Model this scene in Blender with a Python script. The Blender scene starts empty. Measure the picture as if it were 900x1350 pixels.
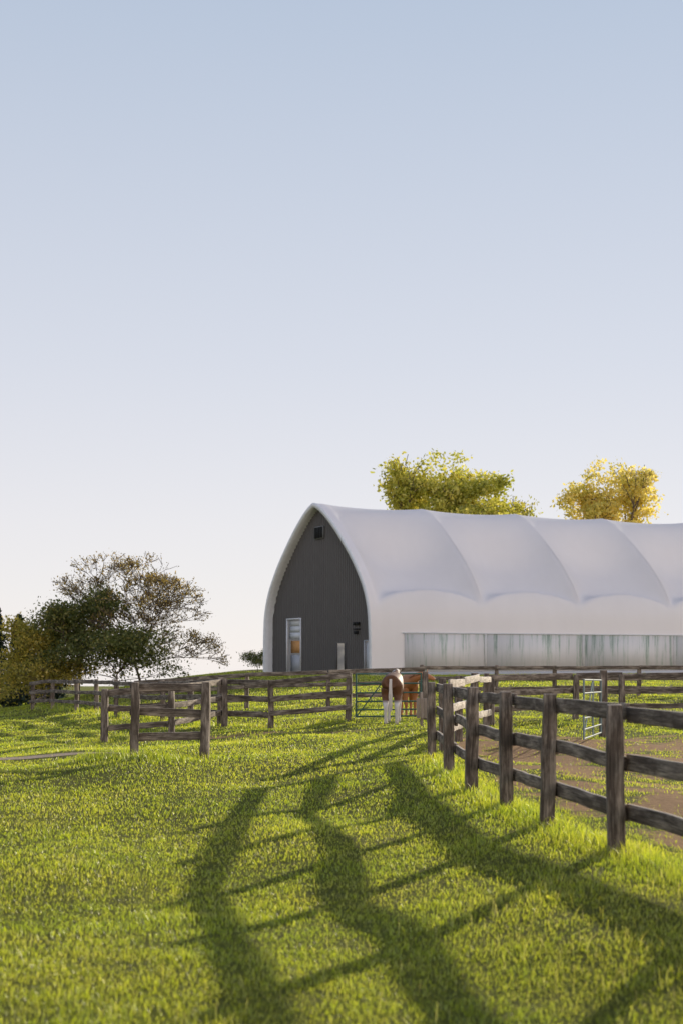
import bpy, math, random
import numpy as np
from mathutils import Vector
random.seed(3); rng=np.random.default_rng(7)
D=bpy.data; scene=bpy.context.scene
try:
    scene.view_settings.view_transform='Standard'; scene.view_settings.look='None'; scene.view_settings.exposure=0
except Exception as e: print(e)

# ------------------------------------------------------------ helpers
def sm(a,b,x):
    t=np.clip((np.asarray(x,float)-a)/(b-a),0,1); return t*t*(3-2*t)
FY=np.array([-20,3,5.4,8.4,11.0,13.5,15.6,17.5,19.7,22.6,26,30.0,60]); 
FX=np.array([9,4.3,3.98,3.56,3.11,2.61,2.25,2.03,1.79,1.71,1.64,1.6,1.6])
def fenceX(y): return np.interp(y,FY,FX)
def gz(x,y):
    x=np.asarray(x,float); y=np.asarray(y,float)
    z=.62*sm(45,92,y)*sm(-22,-7,x)
    z=z-.07*np.clip(-x,0,60)*sm(20,42,y)*(1-sm(-22,-7,x)*sm(60,95,y))
    d=fenceX(y)-x
    z=z-.2*sm(.4,2.2,d)*(1-sm(19,26,y))
    z=z+(.028*np.sin(x*1.3+y*.45+1)+.022*np.sin(x*.7-y*1.1)+.02*np.sin(y*.8+x*2.1+2))*sm(.3,2,np.abs(d))*(1-sm(60,90,y))
    z=z-.02*np.clip(y-135,0,None)
    return z
def g(x,y): return float(gz(x,y))

def link(o,parent=None):
    scene.collection.objects.link(o)
    if parent: o.parent=parent
    return o
def np_mesh(name,verts,faces,mat=None,attrs=None,smooth=False,parent=None,matidx=None):
    """faces: (n,3) or (n,4) int array"""
    verts=np.asarray(verts,np.float32); faces=np.asarray(faces,np.int32)
    me=D.meshes.new(name); me.vertices.add(len(verts)); me.vertices.foreach_set('co',verts.ravel())
    k=faces.shape[1]; me.loops.add(faces.size); me.loops.foreach_set('vertex_index',faces.ravel())
    me.polygons.add(len(faces)); me.polygons.foreach_set('loop_start',np.arange(0,faces.size,k,dtype=np.int32))
    if smooth: me.polygons.foreach_set('use_smooth',np.ones(len(faces),bool))
    if attrs:
        for an,(ty,data) in attrs.items():
            a=me.attributes.new(an,ty,'POINT'); a.data.foreach_set('value' if ty=='FLOAT' else 'vector',np.asarray(data,np.float32).ravel())
    mats=mat if isinstance(mat,(list,tuple)) else [mat]
    for m in mats:
        if m: me.materials.append(m)
    if matidx is not None: me.polygons.foreach_set('material_index',np.asarray(matidx,np.int32))
    me.update(calc_edges=True); me.validate()
    o=D.objects.new(name,me); return link(o,parent)
def empty(name,loc=(0,0,0)):
    e=D.objects.new(name,None); e.location=loc; return link(e)

# ------------------------------------------------------------ materials
class M:
    def __init__(s,name):
        s.m=D.materials.new(name); s.m.use_nodes=True; s.t=s.m.node_tree; s.t.nodes.clear()
        s.out=s.n('ShaderNodeOutputMaterial')
    def n(s,ty,**kw):
        nd=s.t.nodes.new(ty)
        for k,v in kw.items(): setattr(nd,k,v)
        return nd
    def l(s,a,b): s.t.links.new(a,b)
    def noise(s,vec,scale,detail=4,rough=.55):
        n=s.n('ShaderNodeTexNoise'); n.inputs['Scale'].default_value=scale; n.inputs['Detail'].default_value=detail; n.inputs['Roughness'].default_value=rough
        if vec is not None: s.l(vec,n.inputs['Vector'])
        return n.outputs['Fac']
    def ramp(s,fac,stops):
        r=s.n('ShaderNodeValToRGB'); s.l(fac,r.inputs['Fac']); e=r.color_ramp.elements
        while len(e)<len(stops): e.new(.5)
        for el,(p,c) in zip(e,stops): el.position=p; el.color=(*c,1) if len(c)==3 else c
        return r.outputs['Color']
    def mix(s,f,a,b,bt='MIX'):
        n=s.n('ShaderNodeMix',data_type='RGBA',blend_type=bt)
        for idx,v in ((0,f),(6,a),(7,b)):
            if hasattr(v,'default_value') or hasattr(v,'links'): s.l(v,n.inputs[idx])
            elif idx==0: n.inputs[0].default_value=v
            else: n.inputs[idx].default_value=(*v,1)
        return n.outputs[2]
    def math(s,op,a,b):
        n=s.n('ShaderNodeMath',operation=op)
        for k,v in enumerate((a,b)):
            if hasattr(v,'links'): s.l(v,n.inputs[k])
            else: n.inputs[k].default_value=v
        return n.outputs[0]
    def mapping(s,vec,scale):
        n=s.n('ShaderNodeMapping'); s.l(vec,n.inputs['Vector']); n.inputs['Scale'].default_value=scale; return n.outputs[0]
    def obj(s): return s.n('ShaderNodeTexCoord').outputs['Object']
    def bump(s,h,strength=.5,dist=.02):
        b=s.n('ShaderNodeBump'); b.inputs['Strength'].default_value=strength; b.inputs['Distance'].default_value=dist; s.l(h,b.inputs['Height']); return b.outputs[0]
    def princ(s,col,rough=.8,normal=None,metal=0,spec=.3):
        p=s.n('ShaderNodeBsdfPrincipled')
        if isinstance(col,tuple): p.inputs['Base Color'].default_value=(*col,1)
        else: s.l(col,p.inputs['Base Color'])
        p.inputs['Roughness'].default_value=rough; p.inputs['Metallic'].default_value=metal
        p.inputs['Specular IOR Level'].default_value=spec
        if normal: s.l(normal,p.inputs['Normal'])
        s.l(p.outputs[0],s.out.inputs[0]); return p
    def leafy(s,col,trans=.5,tcol=None,gloss=.04,rough=.4):
        d=s.n('ShaderNodeBsdfDiffuse'); t=s.n('ShaderNodeBsdfTranslucent'); mx=s.n('ShaderNodeMixShader'); mx.inputs[0].default_value=trans
        s.l(col,d.inputs[0]); s.l(tcol if tcol else col,t.inputs[0]); s.l(d.outputs[0],mx.inputs[1]); s.l(t.outputs[0],mx.inputs[2])
        gl=s.n('ShaderNodeBsdfGlossy'); gl.inputs['Roughness'].default_value=rough; gl.inputs[0].default_value=(1,1,.85,1)
        m2=s.n('ShaderNodeMixShader'); m2.inputs[0].default_value=gloss; s.l(mx.outputs[0],m2.inputs[1]); s.l(gl.outputs[0],m2.inputs[2])
        s.l(m2.outputs[0],s.out.inputs[0])
    def attr(s,name,out='Fac'):
        a=s.n('ShaderNodeAttribute'); a.attribute_name=name; return a.outputs[out]

def mat_grass():
    m=M('grass_blades'); r=m.attr('rnd'); pos=m.obj()
    big=m.noise(pos,.35,3); mid=m.noise(pos,1.7,4,.6)
    c1=m.ramp(r,[(0,(.34,.40,.025)),(.45,(.54,.60,.04)),(.82,(.66,.66,.06)),(.94,(.74,.68,.16)),(1,(.82,.74,.38))])
    c2=m.ramp(r,[(0,(.26,.36,.02)),(.6,(.45,.54,.035)),(.95,(.58,.62,.055)),(1,(.74,.68,.28))])
    f=m.ramp(big,[(.4,(0,0,0)),(.6,(1,1,1))])
    c=m.mix(f,c1,c2)
    c=m.mix(m.ramp(mid,[(.52,(0,0,0)),(.75,(.45,.45,.45))]),c,(.70,.62,.16))
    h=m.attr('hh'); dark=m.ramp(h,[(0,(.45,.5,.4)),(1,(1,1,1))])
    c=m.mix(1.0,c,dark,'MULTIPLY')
    tc=m.mix(1.0,c,(1.4,1.36,.8),'MULTIPLY')
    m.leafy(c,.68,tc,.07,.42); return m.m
def mat_leaf(name,stops,trans=.5,mul=(1.2,1.2,.8)):
    m=M(name); r=m.attr('rnd'); c=m.ramp(r,stops); tc=m.mix(1.0,c,mul,'MULTIPLY'); m.leafy(c,trans,tc,.03); return m.m
def mat_ground():
    m=M('grass_ground'); pos=m.obj()
    n1=m.noise(pos,.5,5); n2=m.noise(pos,7,6,.7)
    c=m.mix(n1,(.17,.21,.025),(.25,.28,.04)); c=m.mix(n2,c,(.16,.14,.04))
    dirt=m.mix(n2,(.34,.18,.08),(.80,.50,.27))
    dm=m.attr('dirt'); nn=m.noise(pos,2.2,5,.65)
    a=m.n('ShaderNodeMath',operation='ADD'); m.l(dm,a.inputs[0]); m.l(nn,a.inputs[1])
    mr=m.n('ShaderNodeMapRange'); m.l(a.outputs[0],mr.inputs[0]); mr.inputs[1].default_value=.98; mr.inputs[2].default_value=1.2
    c=m.mix(mr.outputs[0],c,dirt)
    m.princ(c,.95,m.bump(m.noise(pos,8,6,.75),1,.4),spec=.1); return m.m
def mat_wood(name,dark,mid,light,worn=.5,top=.8):
    m=M(name); v=m.attr('gc','Vector')
    g1=m.noise(m.mapping(v,(3,70,70)),1,7,.65); g2=m.noise(m.mapping(v,(2.2,9,9)),1,6,.65); g3=m.noise(m.mapping(v,(.7,1,1)),1.7,3)
    c=m.mix(m.ramp(g1,[(.3,(0,0,0)),(.65,(1,1,1))]),dark,mid)
    f=m.ramp(g2,[(worn-.03,(0,0,0)),(worn+.2,(1,1,1))]); f2=m.ramp(g1,[(.35,(.2,.2,.2)),(.6,(1,1,1))])
    ff=m.mix(1.0,f,f2,'MULTIPLY'); c=m.mix(ff,c,light)
    c=m.mix(m.ramp(g3,[(.35,(0,0,0)),(.7,(.5,.5,.5))]),c,dark)
    # upper faces lightened by normal: bleached wood plus sunlight painted into the colour
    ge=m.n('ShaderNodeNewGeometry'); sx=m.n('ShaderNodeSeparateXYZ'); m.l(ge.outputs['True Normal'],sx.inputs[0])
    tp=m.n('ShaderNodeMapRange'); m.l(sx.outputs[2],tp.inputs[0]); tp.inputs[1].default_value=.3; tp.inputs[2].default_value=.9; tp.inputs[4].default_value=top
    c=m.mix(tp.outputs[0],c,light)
    m.princ(c,.8,m.bump(g1,.9,.012),spec=.25); return m.m
def mat_plain(name,col,rough=.6,metal=0,var=.12,scale=3,spec=.3):
    m=M(name); n=m.noise(m.obj(),scale,5); c=m.mix(n,tuple(x*(1-var) for x in col),tuple(min(1,x*(1+var)) for x in col)); m.princ(c,rough,metal=metal,spec=spec); return m.m

MG=mat_grass(); MGR=mat_ground()
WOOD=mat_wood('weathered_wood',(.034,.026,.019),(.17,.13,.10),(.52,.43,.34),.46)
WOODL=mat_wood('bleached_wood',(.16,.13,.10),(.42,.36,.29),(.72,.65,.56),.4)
BARK=mat_plain('bark',(.12,.09,.07),.9,0,.4,6)

# ------------------------------------------------------------ ground
def axis(pts):
    out=[]
    for a,b,n in pts: out+=list(np.linspace(a,b,n,endpoint=False))
    out.append(pts[-1][1]); return np.array(out)
xs=axis([(-1800,-200,12),(-200,-40,20),(-40,-8,50),(-8,10,90),(10,45,50),(45,200,18),(200,1800,12)])
ys=axis([(-60,2,20),(2,34,170),(34,60,60),(60,140,60),(140,400,20),(400,3000,20)])
X,Y=np.meshgrid(xs,ys); Z=gz(X,Y)
V=np.stack([X.ravel(),Y.ravel(),Z.ravel()],1); nx,ny=len(xs),len(ys)
i,j=np.meshgrid(np.arange(nx-1),np.arange(ny-1)); a=(j*nx+i).ravel(); F=np.stack([a,a+1,a+nx+1,a+nx],1)
def patch(x,y):
    return (np.sin(x*1.9+np.sin(y*.9)*2.1)*np.sin(y*1.15+np.sin(x*1.3+1)*1.7)+.6*np.sin(x*4.3+y*2.2)*np.sin(y*3.1-x*1.1))
def dirtmask(x,y):
    d=x-fenceX(y)
    m=sm(.2,.9,d)*(1-sm(30,38,y))*(.72+.34*patch(x,y))
    m=np.maximum(m,sm(2,6,x)*sm(40,46,y)*(1-sm(52,60,y))*.4)
    m=np.maximum(m,.62*np.exp(-((y-36-.1*x)/1.2)**2)*sm(-14,-4,x)*(1-sm(0,3,x)))
    return np.clip(m,0,1)
np_mesh('ground',V,F,MGR,{'dirt':('FLOAT',dirtmask(X,Y).ravel())},smooth=True)

# gravel path coming from the left
def pathc(x): return 28.6+.02*(x+6)**2*.15+.25*np.sin(x*.35)
def mat_gravel():
    m=M('gravel'); p=m.obj(); n=m.noise(p,30,4,.7); n2=m.noise(p,2,3)
    c=m.mix(n,(.50,.36,.27),(.86,.70,.56)); c=m.mix(m.ramp(n2,[(.45,(0,0,0)),(.75,(.6,.6,.6))]),c,(.32,.30,.10)); m.princ(c,.95,m.bump(n,1,.15),spec=.1); return m.m
px=np.linspace(-45,-4.2,160); pv=[];pf=[]
for k,x in enumerate(px):
    w=1.0*min(1,(px[-1]-x)/4+.03)
    for s in (-1,-.33,.33,1):
        y=pathc(x)+s*(w+.15*math.sin(x*2.3+s)*w); pv.append((x,y,g(x,y)+.006))
for k in range(len(px)-1):
    for q in range(3): b=k*4+q; pf.append((b,b+4,b+5,b+1))
np_mesh('gravel_path',pv,pf,mat_gravel(),smooth=True)

# ------------------------------------------------------------ beams / fences
class Buf:
    def __init__(s): s.v=[];s.f=[];s.gc=[]
    def beam(s,p0,p1,w,h,up=(0,0,1),segs=1,warp=0.,endtaper=0,seed=None):
        p0=Vector(p0);p1=Vector(p1); d=(p1-p0); L=d.length; d.normalize(); up=Vector(up)
        side=d.cross(up).normalized(); u=side.cross(d).normalized(); b=len(s.v); sd=random.random()*50 if seed is None else seed
        for k in range(segs+1):
            t=k/segs; c=p0.lerp(p1,t)
            if warp and 0<k<segs: c=c+side*random.uniform(-warp,warp)+u*random.uniform(-warp,warp)
            e=1-endtaper*(t==1)
            for (sx,sy) in ((-1,-1),(1,-1),(1,1),(-1,1)):
                s.v.append(c+side*(sx*w/2*e)+u*(sy*h/2*e)); s.gc.append((t*L,sx*w/2+sd,sy*h/2+sd*.7))
        for k in range(segs):
            for q in range(4):
                a=b+k*4+q; a2=b+k*4+(q+1)%4; s.f.append((a,a2,a2+4,a+4))
        s.f.append((b+3,b+2,b+1,b)); e=b+segs*4; s.f.append((e,e+1,e+2,e+3))
    def obj(s,name,mat,parent=None,bevel=0):
        if not s.f: return None
        o=np_mesh(name,[tuple(v) for v in s.v],s.f,mat,{'gc':('FLOAT_VECTOR',s.gc)},parent=parent)
        if bevel:
            m=o.modifiers.new('bevel','BEVEL'); m.width=bevel; m.segments=2; m.limit_method='ANGLE'
        return o
def fence(name,pts,ph=1.42,rails=(1.32,.86,.40),rh=.16,pw=.165,side=1,mat=WOOD,bevel=.008,tilt=.025,pmat=None,rt=.045,ends=True,hvar=.05):
    P=empty(name,(pts[0][0],pts[0][1],0)); bp=Buf(); br=Buf()
    off=Vector((-pts[0][0],-pts[0][1],0))
    for (x,y) in pts:
        z=g(x,y); h=ph+random.uniform(-hvar,hvar); tx,ty=random.uniform(-tilt,tilt),random.uniform(-tilt,tilt)
        w=pw*random.uniform(.9,1.1)
        bp.beam(Vector((x,y,z-.2))+off,Vector((x+tx*h,y+ty*h,z+h))+off,w,w,up=(random.uniform(-.15,.15),1,0),segs=5,warp=.008,endtaper=.14)
    for k in range(len(pts)-1):
        a=Vector((*pts[k],0)); b=Vector((*pts[k+1],0)); d=(b-a).normalized(); n=Vector((d.y,-d.x,0))*side*(pw/2+rt/2+.012)
        for r in rails:
            za=g(a.x,a.y)+r+random.uniform(-.03,.03); zb=g(b.x,b.y)+r+random.uniform(-.03,.03)
            pa=a+n+d*.006+Vector((0,0,za))+off; pb=b+n-d*.006+Vector((0,0,zb))+off
            if k==0: pa-=d*.1
            if k==len(pts)-2: pb+=d*.1
            br.beam(pa,pb,rt,rh*random.uniform(.9,1.06),segs=6,warp=.008)
    bp.obj('posts',pmat or mat,P,bevel); br.obj('rails',mat,P,bevel*.7)
    return P
nearpts=[(1.64,26.0),(1.71,22.6),(1.79,19.7),(2.03,17.5),(2.25,15.6),(2.61,13.5),(3.14,10.8),(3.68,7.5),(4.14,4.2)]
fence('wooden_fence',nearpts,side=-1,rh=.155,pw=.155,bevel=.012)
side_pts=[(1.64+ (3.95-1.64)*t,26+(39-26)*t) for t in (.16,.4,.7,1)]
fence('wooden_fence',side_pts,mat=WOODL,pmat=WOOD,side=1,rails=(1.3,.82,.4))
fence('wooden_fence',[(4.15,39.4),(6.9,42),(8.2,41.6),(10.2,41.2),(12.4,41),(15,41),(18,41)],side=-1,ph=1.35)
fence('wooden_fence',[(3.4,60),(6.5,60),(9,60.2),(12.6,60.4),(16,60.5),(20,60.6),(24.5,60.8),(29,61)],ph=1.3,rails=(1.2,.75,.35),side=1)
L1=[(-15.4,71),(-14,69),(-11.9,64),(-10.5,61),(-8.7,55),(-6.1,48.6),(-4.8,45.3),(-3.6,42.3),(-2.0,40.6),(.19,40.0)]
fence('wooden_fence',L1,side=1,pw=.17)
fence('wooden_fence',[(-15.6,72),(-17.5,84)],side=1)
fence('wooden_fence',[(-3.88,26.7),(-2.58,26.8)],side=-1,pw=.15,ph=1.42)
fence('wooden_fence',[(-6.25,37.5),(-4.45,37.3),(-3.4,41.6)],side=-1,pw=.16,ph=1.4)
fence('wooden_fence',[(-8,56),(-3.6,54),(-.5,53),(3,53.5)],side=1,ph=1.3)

# tubular gates
def tube(buf,p0,p1,r,n=8):
    p0=Vector(p0);p1=Vector(p1);d=(p1-p0).normalized(); up=Vector((0,0,1)) if abs(d.z)<.9 else Vector((1,0,0)); s=d.cross(up).normalized();u=s.cross(d); b=len(buf[0])
    for p in (p0,p1):
        for k in range(n):
            a=2*math.pi*k/n; buf[0].append(tuple(p+s*math.cos(a)*r+u*math.sin(a)*r))
    for k in range(n): buf[1].append((b+k,b+(k+1)%n,b+n+(k+1)%n,b+n+k))
def gate(name,a,b,h,mat,bars=6,r=.022,brace=True):
    P=empty(name,(a[0],a[1],0)); buf=([],[])
    o=Vector((-a[0],-a[1],0)); A=Vector((a[0],a[1],g(*a)+.14))+o; B=Vector((b[0],b[1],g(*b)+.14))+o
    for k in range(bars):
        t=(k/(bars-1))**1.15; z=Vector((0,0,h*t)); tube(buf,A+z,B+z,r)
    for t in (0,.5,1):
        q=A.lerp(B,t); tube(buf,q-Vector((0,0,.02)),q+Vector((0,0,h+.02)),r*1.15)
    if brace: tube(buf,A+Vector((0,.03,0)),A.lerp(B,.5)+Vector((0,.03,h)),r*.8)
    np_mesh('frame',buf[0],buf[1],mat,smooth=True,parent=P)
GM=mat_plain('painted_green_steel',(.06,.13,.10),.45,.1); GS=mat_plain('galvanised_steel',(.20,.25,.24),.7,.0,spec=.15)
gate('tubular_gate',(.42,40.7),(2.3,41.2),1.22,GM)
gate('tubular_gate',(5.0,29.4),(6.05,33.2),1.22,GS,r=.018)
for (x_,y_,h_) in ((6.15,33.5,1.6),(2.42,41.3,1.42)):
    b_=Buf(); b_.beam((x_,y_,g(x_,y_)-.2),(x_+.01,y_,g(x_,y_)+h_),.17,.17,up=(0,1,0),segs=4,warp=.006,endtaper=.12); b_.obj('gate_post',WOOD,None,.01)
bb=Buf(); bx,by=2.15,38.2
for k in range(3): bb.beam((bx-.14+.1*k+.045,by,g(bx,by)+.2),(bx-.14+.1*k+.045,by,g(bx,by)+.74),.095,.03,up=(0,1,0))
bb.beam((bx-.15,by+.035,g(bx,by)+.3),(bx+.17,by+.035,g(bx,by)+.3),.03,.06); bb.beam((bx-.15,by+.035,g(bx,by)+.65),(bx+.17,by+.035,g(bx,by)+.65),.03,.06)
bb.beam((bx,by+.09,g(bx,by)-.2),(bx,by+.09,g(bx,by)+.9),.07,.07,up=(0,1,0))
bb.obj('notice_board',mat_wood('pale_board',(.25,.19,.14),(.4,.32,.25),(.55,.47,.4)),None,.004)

# ------------------------------------------------------------ barn
B0=Vector((-1.45,100.6,.6)); AX=Vector((.894,.447,0)).normalized(); SN=Vector((.447,-.894,0)).normalized()
barn=empty('fabric_arena_barn',B0)
def bl(t,d,h): return AX*t+SN*d+Vector((0,0,h))
ctrl=[(8.75,-.4),(8.75,1.2),(8.72,2.8),(8.5,4.5),(7.75,6.1),(6.35,7.75),(4.85,9.1),(3.2,10.4),(1.75,11.35),(.75,11.85),(0,12.05)]
def prof(n):
    P=[ (2*ctrl[0][0]-ctrl[1][0],2*ctrl[0][1]-ctrl[1][1]) ]+ctrl+[(-ctrl[-2][0],ctrl[-2][1])]
    out=[]; m=len(ctrl)-1
    for k in range(n+1):
        u=k/n*m; i=min(int(u),m-1); t=u-i
        p=[np.array(P[i+q]) for q in range(4)]
        out.append(.5*((2*p[1])+(-p[0]+p[2])*t+(2*p[0]-5*p[1]+4*p[2]-p[3])*t*t+(-p[0]+3*p[1]-3*p[2]+p[3])*t**3))
    return np.array(out)
NH=100
half=prof(NH)
full=np.concatenate([half,(half[:-1]*np.array([-1,1]))[::-1]])
tan=np.gradient(full,axis=0); nrm=np.stack([tan[:,1],-tan[:,0]],1); nrm/=np.linalg.norm(nrm,axis=1)[:,None]
if nrm[5,0]<0: nrm=-nrm
SP=8.1; NB=8; 
tl=[-.6,-.45,-.2]+[0.001]
for b in range(NB):
    tl+=list(SP*(b+np.linspace(0,1,33)[1:]))
tl=np.array(tl+[SP*NB+.7])
fv=[]; nf=len(full)
for t in tl:
    f=(t/SP)%1.0 if 0<t<SP*NB else 0
    para=(4*f*(1-f))**.85; hb=3.9+1.9*(np.clip(para,0,1))**.45; h=full[:,1]
    w=np.clip((h-hb)/1.2,0,None); w=1-np.exp(-w*3.0); w*=(1-.9*sm(8.3,11.9,h)); sag=1.75*para*w+.04*para*(1-w)
    for (d,hh) in full-nrm*sag[:,None]: fv.append(bl(t,d,hh))
ff=[]
for k in range(len(tl)-1):
    for q in range(nf-1): a=k*nf+q; ff.append((a,a+1,a+nf+1,a+nf))
def mat_fabric():
    m=M('white_fabric_membrane'); p=m.obj(); n=m.noise(m.mapping(p,(1,1,.25)),1.2,5); n2=m.noise(p,.25,2)
    c=m.mix(n,(.88,.84,.83),(.94,.90,.89)); c=m.mix(m.ramp(n2,[(.4,(0,0,0)),(.7,(.35,.35,.35))]),c,(.84,.80,.79))
    d=m.n('ShaderNodeBsdfPrincipled'); m.l(c,d.inputs['Base Color']); d.inputs['Roughness'].default_value=.45; d.inputs['Specular IOR Level'].default_value=.35
    m.l(m.bump(m.noise(p,2.2,3),.3,.06),d.inputs['Normal'])
    t=m.n('ShaderNodeBsdfTranslucent'); t.inputs[0].default_value=(.98,.94,.92,1); mx=m.n('ShaderNodeMixShader'); mx.inputs[0].default_value=.25
    m.l(d.outputs[0],mx.inputs[1]); m.l(t.outputs[0],mx.inputs[2]); m.l(mx.outputs[0],m.out.inputs[0]); return m.m
FAB=mat_fabric()
np_mesh('fabric_roof',[tuple(v) for v in fv],ff,FAB,smooth=True,parent=barn)
inner=full-nrm*.3
rv=[];rf=[]
for t,pr in ((-.60,full+nrm*.03),(-.66,full-nrm*.03),(-.64,inner),(-.3,inner-nrm*.02),(.05,inner-nrm*.02)):
    for (d,h) in pr: rv.append(tuple(bl(t,d,h)))
for k in range(4):
    for q in range(nf-1): a=k*nf+q; rf.append((a,a+nf,a+nf+1,a+1))
np_mesh('rim_trim',rv,rf,mat_plain('white_trim',(.88,.87,.87),.5),smooth=False,parent=barn)
GW=0.0
hw=float((half-nrm[:NH+1]*.28)[3:35,0].max())
def topd(d):
    pts=half-(nrm[:NH+1]*.26); 
    idx=np.argsort(pts[:,1]); hh=pts[idx,1]; dd=pts[idx,0]
    ok=np.where(dd>=abs(d))[0]
    return float(hh[ok.max()]) if len(ok) else 0
cv=[];cf=[]; d=-hw+.01; pitch=.3
openings=[(12.0,14.3,0,3.95),(4.75,6.05,0,2.15),(.95,1.9,0,2.25)] # s from near corner -> d=8.75-s
while d<hw:
    for (e0,e1,dep0,dep1) in ((0,.16,0,0),(.16,.19,0,-.05),(.19,.27,-.05,-.05),(.27,.30,-.05,0)):
        a=d+e0; b_=min(d+e1,hw)
        if a>=hw: continue
        mid=(a+b_)/2; s=8.75-mid; lo=-.3
        for (s0,s1,z0,z1) in openings:
            if s0<s<s1: lo=z1
        k=len(cv)
        cv+= [tuple(bl(GW+dep0,a,lo)),tuple(bl(GW+dep1,b_,lo)),tuple(bl(GW+dep1,b_,max(lo,topd(b_)))),tuple(bl(GW+dep0,a,max(lo,topd(a))))]
        cf.append((k,k+1,k+2,k+3))
    d+=pitch
SID=mat_plain('charcoal_steel_siding',(.115,.106,.10),.5,.0,.12,1.5)
np_mesh('gable_siding',cv,cf,SID,parent=barn)
def bbox(name,t0,t1,d0,d1,h0,h1,mat,o=-.3):
    if abs(d0)<8.5 or abs(d1)<8.5: t0+=o; t1+=o
    v=[tuple(bl(t,d,h)) for t in (t0,t1) for d in (d0,d1) for h in (h0,h1)]
    f=[(0,1,3,2),(4,6,7,5),(0,4,5,1),(2,3,7,6),(0,2,6,4),(1,5,7,3)]
    return np_mesh(name,v,f,mat,parent=barn)
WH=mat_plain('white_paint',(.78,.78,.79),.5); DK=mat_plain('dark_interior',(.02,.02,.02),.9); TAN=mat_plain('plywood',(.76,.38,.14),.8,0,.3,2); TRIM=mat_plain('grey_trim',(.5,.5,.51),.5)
def frame(s0,s1,z1,w=.12,mat=TRIM):
    bbox('door_frame',.18,.28,8.75-s0,8.75-s0+w,-.1,z1+w,mat); bbox('door_frame',.18,.28,8.75-s1-w,8.75-s1,-.1,z1+w,mat); bbox('door_frame',.185,.28,8.75-s1,8.75-s0,z1,z1+w,mat)
frame(12.0,14.3,3.95,.1,WH); frame(.95,1.9,2.25,.08,TRIM); frame(4.75,6.05,2.15,.06,SID)
for k in range(3): bbox('overhead_door_panel',.40,.45,8.75-14.3,8.75-12.0,2.55+k*.47,2.55+k*.47+.45,WH)
bbox('kick_board',.52,.6,8.75-14.3,8.75-12.0,1.5,2.4,TAN); bbox('lower_gate_panel',.5,.55,8.75-14.3,8.75-12.0,0,1.35,mat_plain('pale_grey_panel',(.5,.5,.52),.6))
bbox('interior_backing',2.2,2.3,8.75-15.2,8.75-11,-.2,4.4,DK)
bbox('dark_doorway',.9,1.0,8.75-6.3,8.75-4.6,-.2,2.5,DK); bbox('door_leaf',.45,.5,8.75-5.2,8.75-4.78,0,2.1,TAN)
bbox('side_door',.30,.36,8.75-1.9,8.75-.95,0,2.24,WH)
bbox('wall_lamp',.05,.24,5.4,5.65,3.35,3.55,DK); bbox('wall_lamp',.05,.24,5.85,6.1,3.35,3.55,DK); bbox('wall_lamp_bracket',.12,.24,5.3,6.2,3.05,3.12,DK); bbox('wall_lamp',.02,.24,5.6,5.9,2.75,2.95,DK)
SLT=mat_plain('vent_grey',(.22,.22,.22),.6)
bbox('vent_surround',.16,.245,-.75,.65,9.55,10.45,SLT)
for k in range(3): bbox('vent_louvre',.10,.15,-.68+k*.45,-.34+k*.45,9.62,10.38,DK)
bbox('corner_trim',.2,.34,hw-.12,hw+.1,-.2,4.2,WH)
def mat_panel():
    m=M('dirty_clear_panel'); p=m.obj(); n=m.noise(m.mapping(p,(2.4,2.4,.16)),1.4,7,.75); n2=m.noise(m.mapping(p,(1,1,.3)),.35,4)
    sp_=m.n('ShaderNodeSeparateXYZ'); m.l(p,sp_.inputs[0])
    nn=m.math('SUBTRACT',n,m.math('MULTIPLY',sp_.outputs[2],.03))
    nn=m.math('ADD',nn,m.math('MULTIPLY',n2,.28))
    c=m.ramp(nn,[(.44,(.28,.34,.29)),(.51,(.48,.52,.47)),(.57,(.62,.61,.60)),(.75,(.67,.65,.64))])
    m.princ(c,.6,spec=.15); return m.m
PANEL=mat_panel()
for b in range(NB):
    t0=SP*b+(1.9 if b==0 else .05); t1=SP*(b+1)-.05
    bbox('kick_panel',t0,t1,8.70,8.80,.25,2.75,PANEL)
bbox('panel_top_rail',1.7,SP*NB,8.79,8.84,2.76,2.84,WH); bbox('panel_base_rail',0,SP*NB,8.78,8.86,-.3,.22,TRIM)
for b in range(1,NB): bbox('panel_joint',SP*b-.06,SP*b+.06,8.79,8.83,.25,2.74,PANEL)
bbox('far_gable',SP*NB,SP*NB+.1,-8.5,8.5,-.3,5,SID)

# ------------------------------------------------------------ trees
def tree_skel(seed,depth=5,kids=(2,4),spread=.75,up=.25,l0=1.,trunk=1.2,decay=.74):
    r=random.Random(seed); segs=[]; tips=[]
    def grow(p,d,L,rad,dep):
        n=3; q=p
        for k in range(n):
            d=(d+Vector((r.uniform(-1,1),r.uniform(-1,1),r.uniform(-.6,1)))*.16).normalized()
            q2=q+d*(L/n); ra=rad*(1-.28*k/n); rb=rad*(1-.28*(k+1)/n); segs.append((q,q2,ra,rb)); q=q2
            if dep<=2: tips.append((q2,dep))
        if dep==0: return
        for k in range(r.randint(*kids)):
            ang=r.uniform(0,2*math.pi); a=r.uniform(.35,1)*spread
            s=d.orthogonal().normalized(); s2=d.cross(s); v=(d*math.cos(a)+(s*math.cos(ang)+s2*math.sin(ang))*math.sin(a)+Vector((0,0,up))).normalized()
            grow(q,v,L*decay*r.uniform(.8,1.15),rad*.62,dep-1)
        if dep>=3:
            for k in range(2):
                ang=r.uniform(0,2*math.pi); v=Vector((math.cos(ang),math.sin(ang),.35)).normalized()
                grow(p.lerp(q,r.uniform(.4,.9)),v,L*decay*.8,rad*.4,dep-2)
    grow(Vector((0,0,0)),Vector((0,0,1)),trunk,.13,depth)
    return segs,tips
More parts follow.
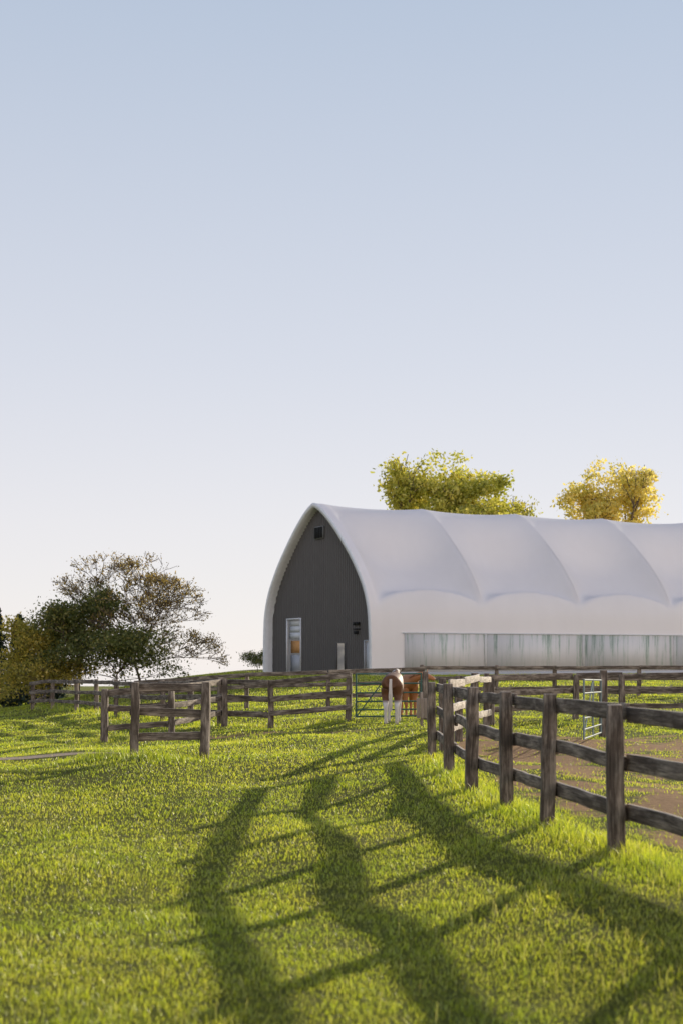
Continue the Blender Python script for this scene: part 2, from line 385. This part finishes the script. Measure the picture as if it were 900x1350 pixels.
def make_tree(name,loc,H,W,seed,leafmat,nleaf,lsize,clump,depth=5,trunk=1.2,rad=1.,keep=1.,spread=.75,up=.25,squash=1,lowcut=0.,kids=(2,4),dome=None,minr=.012):
    segs,tips=tree_skel(seed,depth=depth,trunk=trunk,spread=spread,up=up,kids=kids)
    P=empty(name,loc); tp=np.array([t[0] for t in tips])
    zmax=tp[:,2].max(); wx=np.percentile(np.abs(tp[:,0]-tp[:,0].mean()),98); wy=np.percentile(np.abs(tp[:,1]-tp[:,1].mean()),98)
    sx=W/2/wx; sy=W/2/wy*squash; sz=H/zmax; cx=tp[:,0].mean(); cy=tp[:,1].mean()
    def T(p):
        f=min(1,p.z/zmax*1.6); return Vector(((p.x-cx*f)*sx,(p.y-cy*f)*sy,p.z*sz))
    vv=[];fc=[]
    R=H*.11*rad
    for (a,b,ra,rb) in segs:
        A=T(a);Bp=T(b); d=(Bp-A)
        if d.length<1e-5: continue
        d.normalize(); s=d.orthogonal().normalized();u=d.cross(s);k0=len(vv)
        for p,rr in ((A,ra),(Bp,rb)):
            for k in range(6):
                an=k*math.pi/3; vv.append(tuple(p+(s*math.cos(an)+u*math.sin(an))*max(rr*R*1.2,minr*H/8)))
        for k in range(6): fc.append((k0+k,k0+(k+1)%6,k0+6+(k+1)%6,k0+6+k))
    np_mesh('trunk_and_limbs',vv,fc,BARK,smooth=True,parent=P)
    r=np.random.default_rng(seed+11); TP=np.array([tuple(T(t[0])) for t in tips])
    m=r.random(len(TP))<keep; m&=TP[:,2]>lowcut*H
    TP=TP[m]
    if dome is not None:
        ex=[]
        for (lx,lz,rx,rz,nn) in dome:
            q=r.normal(size=(nn,3)); q/=np.linalg.norm(q,axis=1)[:,None]; q*=r.uniform(.35,1,(nn,1))**.5
            ex.append(np.stack([lx+q[:,0]*rx,q[:,1]*rx,lz+q[:,2]*rz],1))
        TP=np.concatenate([TP[r.random(len(TP))<.35]]+ex)
    dens=r.gamma(1.2,1,len(TP)); dens/=dens.sum(); idx=r.choice(len(TP),nleaf,p=dens)
    c=TP[idx]+r.normal(0,clump,(nleaf,3))*np.array([1,1,.75])
    leaves(P,c,lsize,leafmat,r,cl=idx,ncl=len(TP)); return P
def leaves(P,c,lsize,mat,r,cl=None,ncl=1,name='leaves'):
    n=len(c); a=r.normal(size=(n,3)); a/=np.linalg.norm(a,axis=1)[:,None]; b=r.normal(size=(n,3)); b-=a*(a*b).sum(1)[:,None]; b/=np.linalg.norm(b,axis=1)[:,None]
    s=lsize*r.uniform(.5,1.3,(n,1)); v=np.stack([c-a*s,c-b*s*.55,c+a*s,c+b*s*.55],1).reshape(-1,3)
    f=np.arange(n*4).reshape(-1,4)
    cr=r.random(ncl)[cl] if cl is not None else r.random(n)
    rr=np.clip(.55*cr+.45*r.random(n),0,1)
    np_mesh(name,v,f,mat,{'rnd':('FLOAT',np.repeat(rr,4))},parent=P)
LY=mat_leaf('leaves_yellow_green',[(0,(.24,.27,.05)),(.5,(.52,.50,.10)),(1,(.80,.66,.17))],.55)
LG=mat_leaf('leaves_gold',[(0,(.42,.40,.09)),(.5,(.72,.60,.17)),(1,(.90,.74,.30))],.55)
LD=mat_leaf('leaves_dark_green',[(0,(.05,.075,.025)),(.6,(.14,.16,.04)),(1,(.34,.27,.07))],.4)
LO=mat_leaf('leaves_rust',[(0,(.13,.13,.04)),(.5,(.30,.22,.07)),(1,(.50,.32,.10))])
LB=mat_leaf('leaves_bush',[(0,(.14,.15,.03)),(.5,(.42,.36,.07)),(1,(.78,.56,.12))],.5)
make_tree('deciduous_tree',(10.2,140,g(10.2,140)),21,12,5,LY,30000,.22,.5,trunk=2.0,spread=.8,lowcut=.5,dome=[(0,17.2,4.5,4.2,75),(-3.5,16.2,2.4,2.6,28),(3.6,16.8,3.0,3.0,40)])
make_tree('deciduous_tree',(16.3,143,g(16.3,143)),17.8,6,9,LY,9000,.22,.5,trunk=2.0,lowcut=.5,dome=[(0,15.2,2.2,2.6,35)])
make_tree('deciduous_tree',(26.4,142,g(26.4,142)),21,9.5,21,LG,15000,.2,.42,trunk=2.0,lowcut=.5,dome=[(-.3,17.4,3.8,3.6,60),(-3.4,16.4,1.9,2.1,22),(3.2,16.8,2.1,2.3,26)])
make_tree('half_bare_tree',(-11.2,80,g(-11.2,80)),7.8,9.0,15,LO,9500,.065,.15,depth=6,trunk=.7,rad=.6,spread=.8,up=.2,kids=(2,4),minr=.013)
make_tree('ivy_clad_tree',(-14.6,79,g(-14.6,79)),6.2,4.2,31,LD,14000,.09,.3,trunk=.6)
make_tree('shrub',(-12.2,78,g(-12.2,78)),3.6,6.0,33,LD,11000,.09,.35,trunk=.3,up=.1)
make_tree('shrub',(-17.0,79,g(-17.0,79)),4.8,3.2,35,LB,10000,.09,.3,trunk=.3)
make_tree('shrub',(-21.6,84,g(-21.6,84)),2.2,4.4,37,LB,5000,.09,.3,trunk=.3)
make_tree('shrub',(-6.6,112,g(-6.6,112)),1.6,2.4,39,LD,2500,.07,.2,trunk=.3)
make_tree('shrub',(-16,78,g(-16,78)),2.6,5,41,LB,6000,.08,.3,trunk=.2)
def conifer(loc,H,seed):
    P=empty('pine_tree',loc); r=np.random.default_rng(seed); buf=([],[])
    tube(buf,(0,0,0),(0,0,H*.97),.09); np_mesh('trunk',buf[0],buf[1],BARK,parent=P); pts=[]
    for z in np.arange(.06,1,.035):
        L=(1-z)**.8*H*.26
        for k in range(9):
            a=r.uniform(0,6.28); l=L*r.uniform(.6,1.1)
            for q in np.linspace(.15,1,10): pts+= [(math.cos(a)*l*q+r.normal(0,.06),math.sin(a)*l*q+r.normal(0,.06),z*H-.18*l*q+r.normal(0,.07)) for _ in range(3)]
    leaves(P,np.array(pts),.12,LC,r,name='needles')
LC=mat_leaf('needles_dark',[(0,(.02,.035,.022)),(1,(.06,.085,.05))],.2)
for (x,y,h,s) in ((-23.2,96,6.8,1),(-21.5,95,6.2,2),(-24.6,97,7.2,3),(-19.9,97,5.6,4),(-26.3,98,6.6,5)): conifer((x,y,g(x,y)),h,s)

# ------------------------------------------------------------ horses
def horse(loc,rot,neck,mat,tailmat,manemat,scale=1.):
    P=empty('horse',loc); P.rotation_euler=(0,0,rot); P.scale=(scale,)*3
    V=[];R=[];E=[]
    def a(p,r,par=None):
        V.append(p);R.append(r)
        if par is not None: E.append((par,len(V)-1))
        return len(V)-1
    croup=a((-.5,0,1.2),(.27,.27)); bel=a((-.05,0,1.12),(.29,.31),croup); ch=a((.4,0,1.12),(.25,.30),bel)
    rump=a((-.78,0,1.17),(.2,.2),croup)
    p=ch
    for (q,r) in neck[:-1]: p=a(q,(r,r*1.2),p)
    a(neck[-1][0],(neck[-1][1],)*2,p)
    for s in (-1,1):
        h=a((-.62,s*.14,1.02),(.17,.19),croup); st=a((-.5,s*.17,.8),(.11,.13),h); hk=a((-.78,s*.15,.5),(.055,.065),st); c=a((-.76,s*.15,.3),(.042,.045),hk); f=a((-.73,s*.15,.13),(.045,.05),c); a((-.68,s*.15,.03),(.055,.06),f)
        sh=a((.45,s*.12,.95),(.12,.15),ch); el=a((.42,s*.15,.74),(.08,.09),sh); kn=a((.45,s*.14,.43),(.055,.055),el); c=a((.44,s*.14,.26),(.038,.04),kn); f=a((.44,s*.14,.12),(.042,.045),c); a((.48,s*.14,.03),(.055,.055),f)
    me=D.meshes.new('body'); me.from_pydata(V,E,[]); o=D.objects.new('body',me); link(o,P); me.materials.append(mat)
    md=o.modifiers.new('skin','SKIN'); md.use_smooth_shade=True
    if len(me.skin_vertices)==0:
        bpy.context.view_layer.objects.active=o; o.select_set(True); bpy.ops.object.modifier_remove(modifier='skin'); bpy.ops.object.modifier_add(type='SKIN'); o.modifiers[0].use_smooth_shade=True
    sv=me.skin_vertices[0].data
    for k,r in enumerate(R): sv[k].radius=r
    sv[0].use_root=True
    sd=o.modifiers.new('sub','SUBSURF'); sd.levels=2; sd.render_levels=2
    rr=random.Random(5); tv=[];tf=[]
    for k in range(70):
        y0=rr.uniform(-.025,.025); x0=-.93+rr.uniform(-.03,.03); pts=[(x0,y0,1.25),(x0-.08,y0*1.2,1.08),(x0-.09+rr.uniform(-.03,.03),y0*1.6+rr.uniform(-.012,.012),.8),(x0-.07+rr.uniform(-.05,.05),y0*1.2+rr.uniform(-.02,.02),rr.uniform(.35,.55))]
        b=len(tv)
        for q in pts: tv+=[(q[0],q[1]-.01,q[2]),(q[0],q[1]+.01,q[2])]
        for q in range(3): tf.append((b+q*2,b+q*2+1,b+q*2+3,b+q*2+2))
    np_mesh('tail',tv,tf,tailmat,parent=P)
    mv=[];mf=[]; pts=[Vector(q) for q,_ in neck]; rad=[r for _,r in neck]
    for k in range(110):
        t=rr.uniform(0,2.6); i=min(int(t),len(pts)-2); c=pts[i].lerp(pts[i+1],t-i); ra=rad[i]*(1-(t-i))+rad[i+1]*(t-i)
        d=(pts[i+1]-pts[i]).normalized(); upv=Vector((0,0,1))-d*d.z; upv.normalize(); sd_=d.cross(upv)
        a0=c+upv*ra*1.15; a1=a0+sd_*ra*1.1-upv*ra*.8+d*rr.uniform(-.03,.03); b=len(mv)
        for q in (a0-d*.015,a0+d*.015,a1+d*.01,a1-d*.01): mv.append(tuple(q))
        mf.append((b,b+1,b+2,b+3))
    np_mesh('mane',mv,mf,manemat,parent=P)
    hp=pts[-3]; d=(pts[-1]-pts[-3]).normalized(); upv=(Vector((0,0,1))-d*d.z).normalized(); s_=d.cross(upv); ev=[];ef=[]
    for s in (-1,1):
        c=hp+upv*rad[-3]*.9+s_*s*.06; b=len(ev)
        for k in range(6):
            an=k*math.pi/3; ev.append(tuple(c+s_*math.cos(an)*.028+d*math.sin(an)*.018))
        ev.append(tuple(c+upv*.15+s_*s*.03))
        for k in range(6): ef.append((b+k,b+(k+1)%6,b+6))
    np_mesh('ears',ev,ef,mat,parent=P)
def mat_pinto():
    m=M('pinto_coat'); p=m.obj(); n=m.noise(m.mapping(p,(1,1,.7)),2.6,2); sep=m.n('ShaderNodeSeparateXYZ'); m.l(p,sep.inputs[0])
    leg=m.n('ShaderNodeMapRange'); m.l(sep.outputs[2],leg.inputs[0]); leg.inputs[1].default_value=.68; leg.inputs[2].default_value=.58
    br=m.mix(m.noise(p,9,3),(.10,.045,.025),(.20,.09,.04)); f=m.ramp(n,[(.66,(0,0,0)),(.68,(1,1,1))])
    c=m.mix(f,br,(.66,.60,.54)); c=m.mix(leg.outputs[0],c,(.72,.66,.60)); m.princ(c,.6,spec=.3); return m.m
CH=mat_plain('chestnut_coat',(.42,.17,.065),.55,0,.2,4); CT=mat_plain('chestnut_hair',(.45,.22,.10),.6); WT=mat_plain('pale_tail_hair',(.66,.58,.5),.7); BM=mat_plain('dark_mane',(.07,.04,.03),.7)
horse((1.42,39.35,g(1.42,39.4)),math.radians(84),[((.68,-.0,1.24),.17),((.92,-.02,1.36),.125),((1.12,-.03,1.42),.105),((1.24,-.04,1.36),.095),((1.42,-.05,1.2),.065),((1.5,-.05,1.13),.05)],mat_pinto(),WT,BM,1.0)
horse((2.05,43.4,g(2,43.4)),math.radians(-86),[((.66,.05,1.22),.155),((.85,.16,1.32),.115),((.93,.30,1.37),.10),((.95,.40,1.36),.088),((.97,.62,1.27),.062),((.97,.72,1.22),.05)],CH,CT,CT,.95)

# ------------------------------------------------------------ grass blades
def seg_dist(x,y,pts):
    d=np.full(x.shape,99.)
    for (a,b) in zip(pts[:-1],pts[1:]):
        ax,ay=a;bx_,by_=b; L2=(bx_-ax)**2+(by_-ay)**2; t=np.clip(((x-ax)*(bx_-ax)+(y-ay)*(by_-ay))/L2,0,1)
        d=np.minimum(d,np.hypot(x-ax-t*(bx_-ax),y-ay-t*(by_-ay)))
    return d
gx=[];gy=[]
edges=[4.5,6,8,10,12,15,18,22,27,33,40,50,62,76,92,112]
for y0,y1 in zip(edges[:-1],edges[1:]):
    ym=(y0+y1)/2; hwid=.29*y1+1.6; rho=4200*(8/ym)**1.9 if ym>8 else 4200
    rho=max(rho,22); n=int(rho*(y1-y0)*2*hwid); gx.append(rng.uniform(-hwid,hwid,n)); gy.append(rng.uniform(y0,y1,n))
x=np.concatenate(gx);y=np.concatenate(gy)
cn=np.sin(x*5.1+np.sin(y*3.3)*2)*np.sin(y*4.7+np.sin(x*2.9)*2); cn2=np.sin(x*1.7+np.sin(y*1.3+1)*2)*np.sin(y*1.1+np.sin(x*.9)*2)
keep=rng.random(len(x))<(.8+.2*cn)
dm=dirtmask(x,y); keep&=rng.random(len(x))<np.where(dm>.05,np.clip(1.25-1.5*dm,.03,1),1)
keep&=~((np.abs(y-pathc(x))<.9)&(x<-5.2)&(rng.random(len(x))<.8))
rel=np.stack([x-B0.x,y-B0.y],1); tt=rel@np.array([AX.x,AX.y]); dd=rel@np.array([SN.x,SN.y]); keep&=~((tt>-.2)&(np.abs(dd)<9.2))
x=x[keep];y=y[keep];cn=cn[keep];cn2=cn2[keep]; n=len(x); print('blades',n)
fd=seg_dist(x,y,nearpts); fd=np.minimum(fd,seg_dist(x,y,L1)); fd=np.minimum(fd,seg_dist(x,y,[(-3.9,26.6),(-2.5,26.6)])); fd=np.minimum(fd,seg_dist(x,y,[(-6.25,37.5),(-4.4,37.3)]))
hgt=(.034+.007*cn+.009*cn2)*rng.uniform(.5,1.35,n)+.10*np.exp(-(fd/.28)**2)*rng.uniform(.2,1.4,n)
wd=seg_dist(x,y,[(-4.7,26.0),(-3.9,25.6),(-3.0,25.2)]); hgt+=.16*np.exp(-(wd/.45)**2)*rng.uniform(.1,1.3,n)
pth=np.abs(y-pathc(x))<.9
hgt=np.where(pth&(x<-5.2),hgt*.5,hgt)
tall=rng.random(n)<(.004+.03*sm(-.2,2.5,x-0)*(1-sm(9,14,y))); hgt=np.where(tall,hgt+rng.uniform(.03,.12,n),hgt)
hgt*=1+.9*sm(18,80,y)
wid=.0041*np.maximum(1,(y/8))**.92*rng.uniform(.6,1.3,n); wid=np.where(tall,wid*.8,wid)
th=rng.uniform(0,2*np.pi,n); lean=rng.uniform(.1,.9,n)*hgt; ld=th+np.pi/2+rng.normal(0,.5,n)
z=gz(x,y)-.004
wx=np.cos(th)*wid/2;wy=np.sin(th)*wid/2;lx=np.cos(ld)*lean;ly=np.sin(ld)*lean
V=np.empty((n,5,3),np.float32)
V[:,0]=np.stack([x-wx,y-wy,z],1);V[:,1]=np.stack([x+wx,y+wy,z],1)
V[:,2]=np.stack([x-wx*.8+lx*.35,y-wy*.8+ly*.35,z+hgt*.6],1);V[:,3]=np.stack([x+wx*.8+lx*.35,y+wy*.8+ly*.35,z+hgt*.6],1)
V[:,4]=np.stack([x+lx,y+ly,z+hgt],1)
base=np.arange(n)[:,None,None]*5; F=(np.array([[0,1,3],[0,3,2],[2,3,4]])[None]+base).reshape(-1,3)
rn=rng.random(n); rn=np.where(tall,.9+.1*rn,rn*.98); rn=np.where(wd<.5,rn*.3,rn)
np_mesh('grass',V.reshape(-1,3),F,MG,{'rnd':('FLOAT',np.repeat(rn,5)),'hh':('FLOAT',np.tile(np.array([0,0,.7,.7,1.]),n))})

# ------------------------------------------------------------ light, sky, camera
EL=math.radians(14); AZ=math.radians(32)
sd=Vector((math.sin(AZ)*math.cos(EL),math.cos(AZ)*math.cos(EL),math.sin(EL)))
L=D.lights.new('sun','SUN'); L.energy=5; L.angle=math.radians(.5); L.color=(1,.88,.68); so=D.objects.new('sun',L); so.rotation_euler=sd.to_track_quat('Z','Y').to_euler(); so.location=(40,60,40); link(so)
w=D.worlds.new('World'); scene.world=w; w.use_nodes=True; nt=w.node_tree; bg=nt.nodes['Background']
def N(t,**k):
    n=nt.nodes.new(t)
    for a_,b_ in k.items(): setattr(n,a_,b_)
    return n
sk=N('ShaderNodeTexSky'); sk.sky_type='NISHITA'; sk.sun_disc=False; sk.sun_elevation=EL; sk.sun_rotation=AZ; sk.air_density=1.0; sk.dust_density=0.0; sk.ozone_density=1.5
tc=N('ShaderNodeTexCoord'); sp=N('ShaderNodeSeparateXYZ'); nt.links.new(tc.outputs['Generated'],sp.inputs[0])
rp=N('ShaderNodeValToRGB'); nt.links.new(sp.outputs[2],rp.inputs[0]); e=rp.color_ramp.elements
st=[(0,(.92,.88,.885)),(.09,(.86,.835,.87)),(.2,(.73,.75,.83)),(.42,(.52,.60,.735)),(.6,(.25,.34,.52)),(1,(.11,.18,.36))]
while len(e)<len(st): e.new(.5)
for el,(p,c) in zip(e,st): el.position=p; el.color=(*c,1)
# added fill: unseen sky right of and behind camera brightened, warmed for the barn
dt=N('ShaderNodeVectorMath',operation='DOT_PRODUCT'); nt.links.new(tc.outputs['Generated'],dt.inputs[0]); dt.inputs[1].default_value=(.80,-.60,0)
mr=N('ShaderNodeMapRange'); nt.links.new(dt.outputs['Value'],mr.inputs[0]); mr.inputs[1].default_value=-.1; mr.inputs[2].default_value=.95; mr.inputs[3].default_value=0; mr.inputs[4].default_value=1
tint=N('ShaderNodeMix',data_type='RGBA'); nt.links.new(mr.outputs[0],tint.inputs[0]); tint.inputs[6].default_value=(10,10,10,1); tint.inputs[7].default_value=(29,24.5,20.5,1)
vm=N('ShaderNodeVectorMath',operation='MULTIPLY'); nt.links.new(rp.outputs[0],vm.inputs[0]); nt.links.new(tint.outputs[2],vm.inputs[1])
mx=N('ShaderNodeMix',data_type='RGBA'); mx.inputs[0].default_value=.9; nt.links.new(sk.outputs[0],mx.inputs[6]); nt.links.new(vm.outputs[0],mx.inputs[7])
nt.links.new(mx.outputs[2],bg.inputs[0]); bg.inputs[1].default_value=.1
cam=D.cameras.new('camera'); co=D.objects.new('camera',cam); link(co); co.location=(0,0,1.87); co.rotation_euler=(math.radians(90),0,0)
cam.lens=50; cam.sensor_width=36; cam.shift_y=.1407; cam.clip_end=6000; cam.clip_start=.1
cam.dof.use_dof=True; cam.dof.focus_distance=34; cam.dof.aperture_fstop=1.9
scene.camera=co
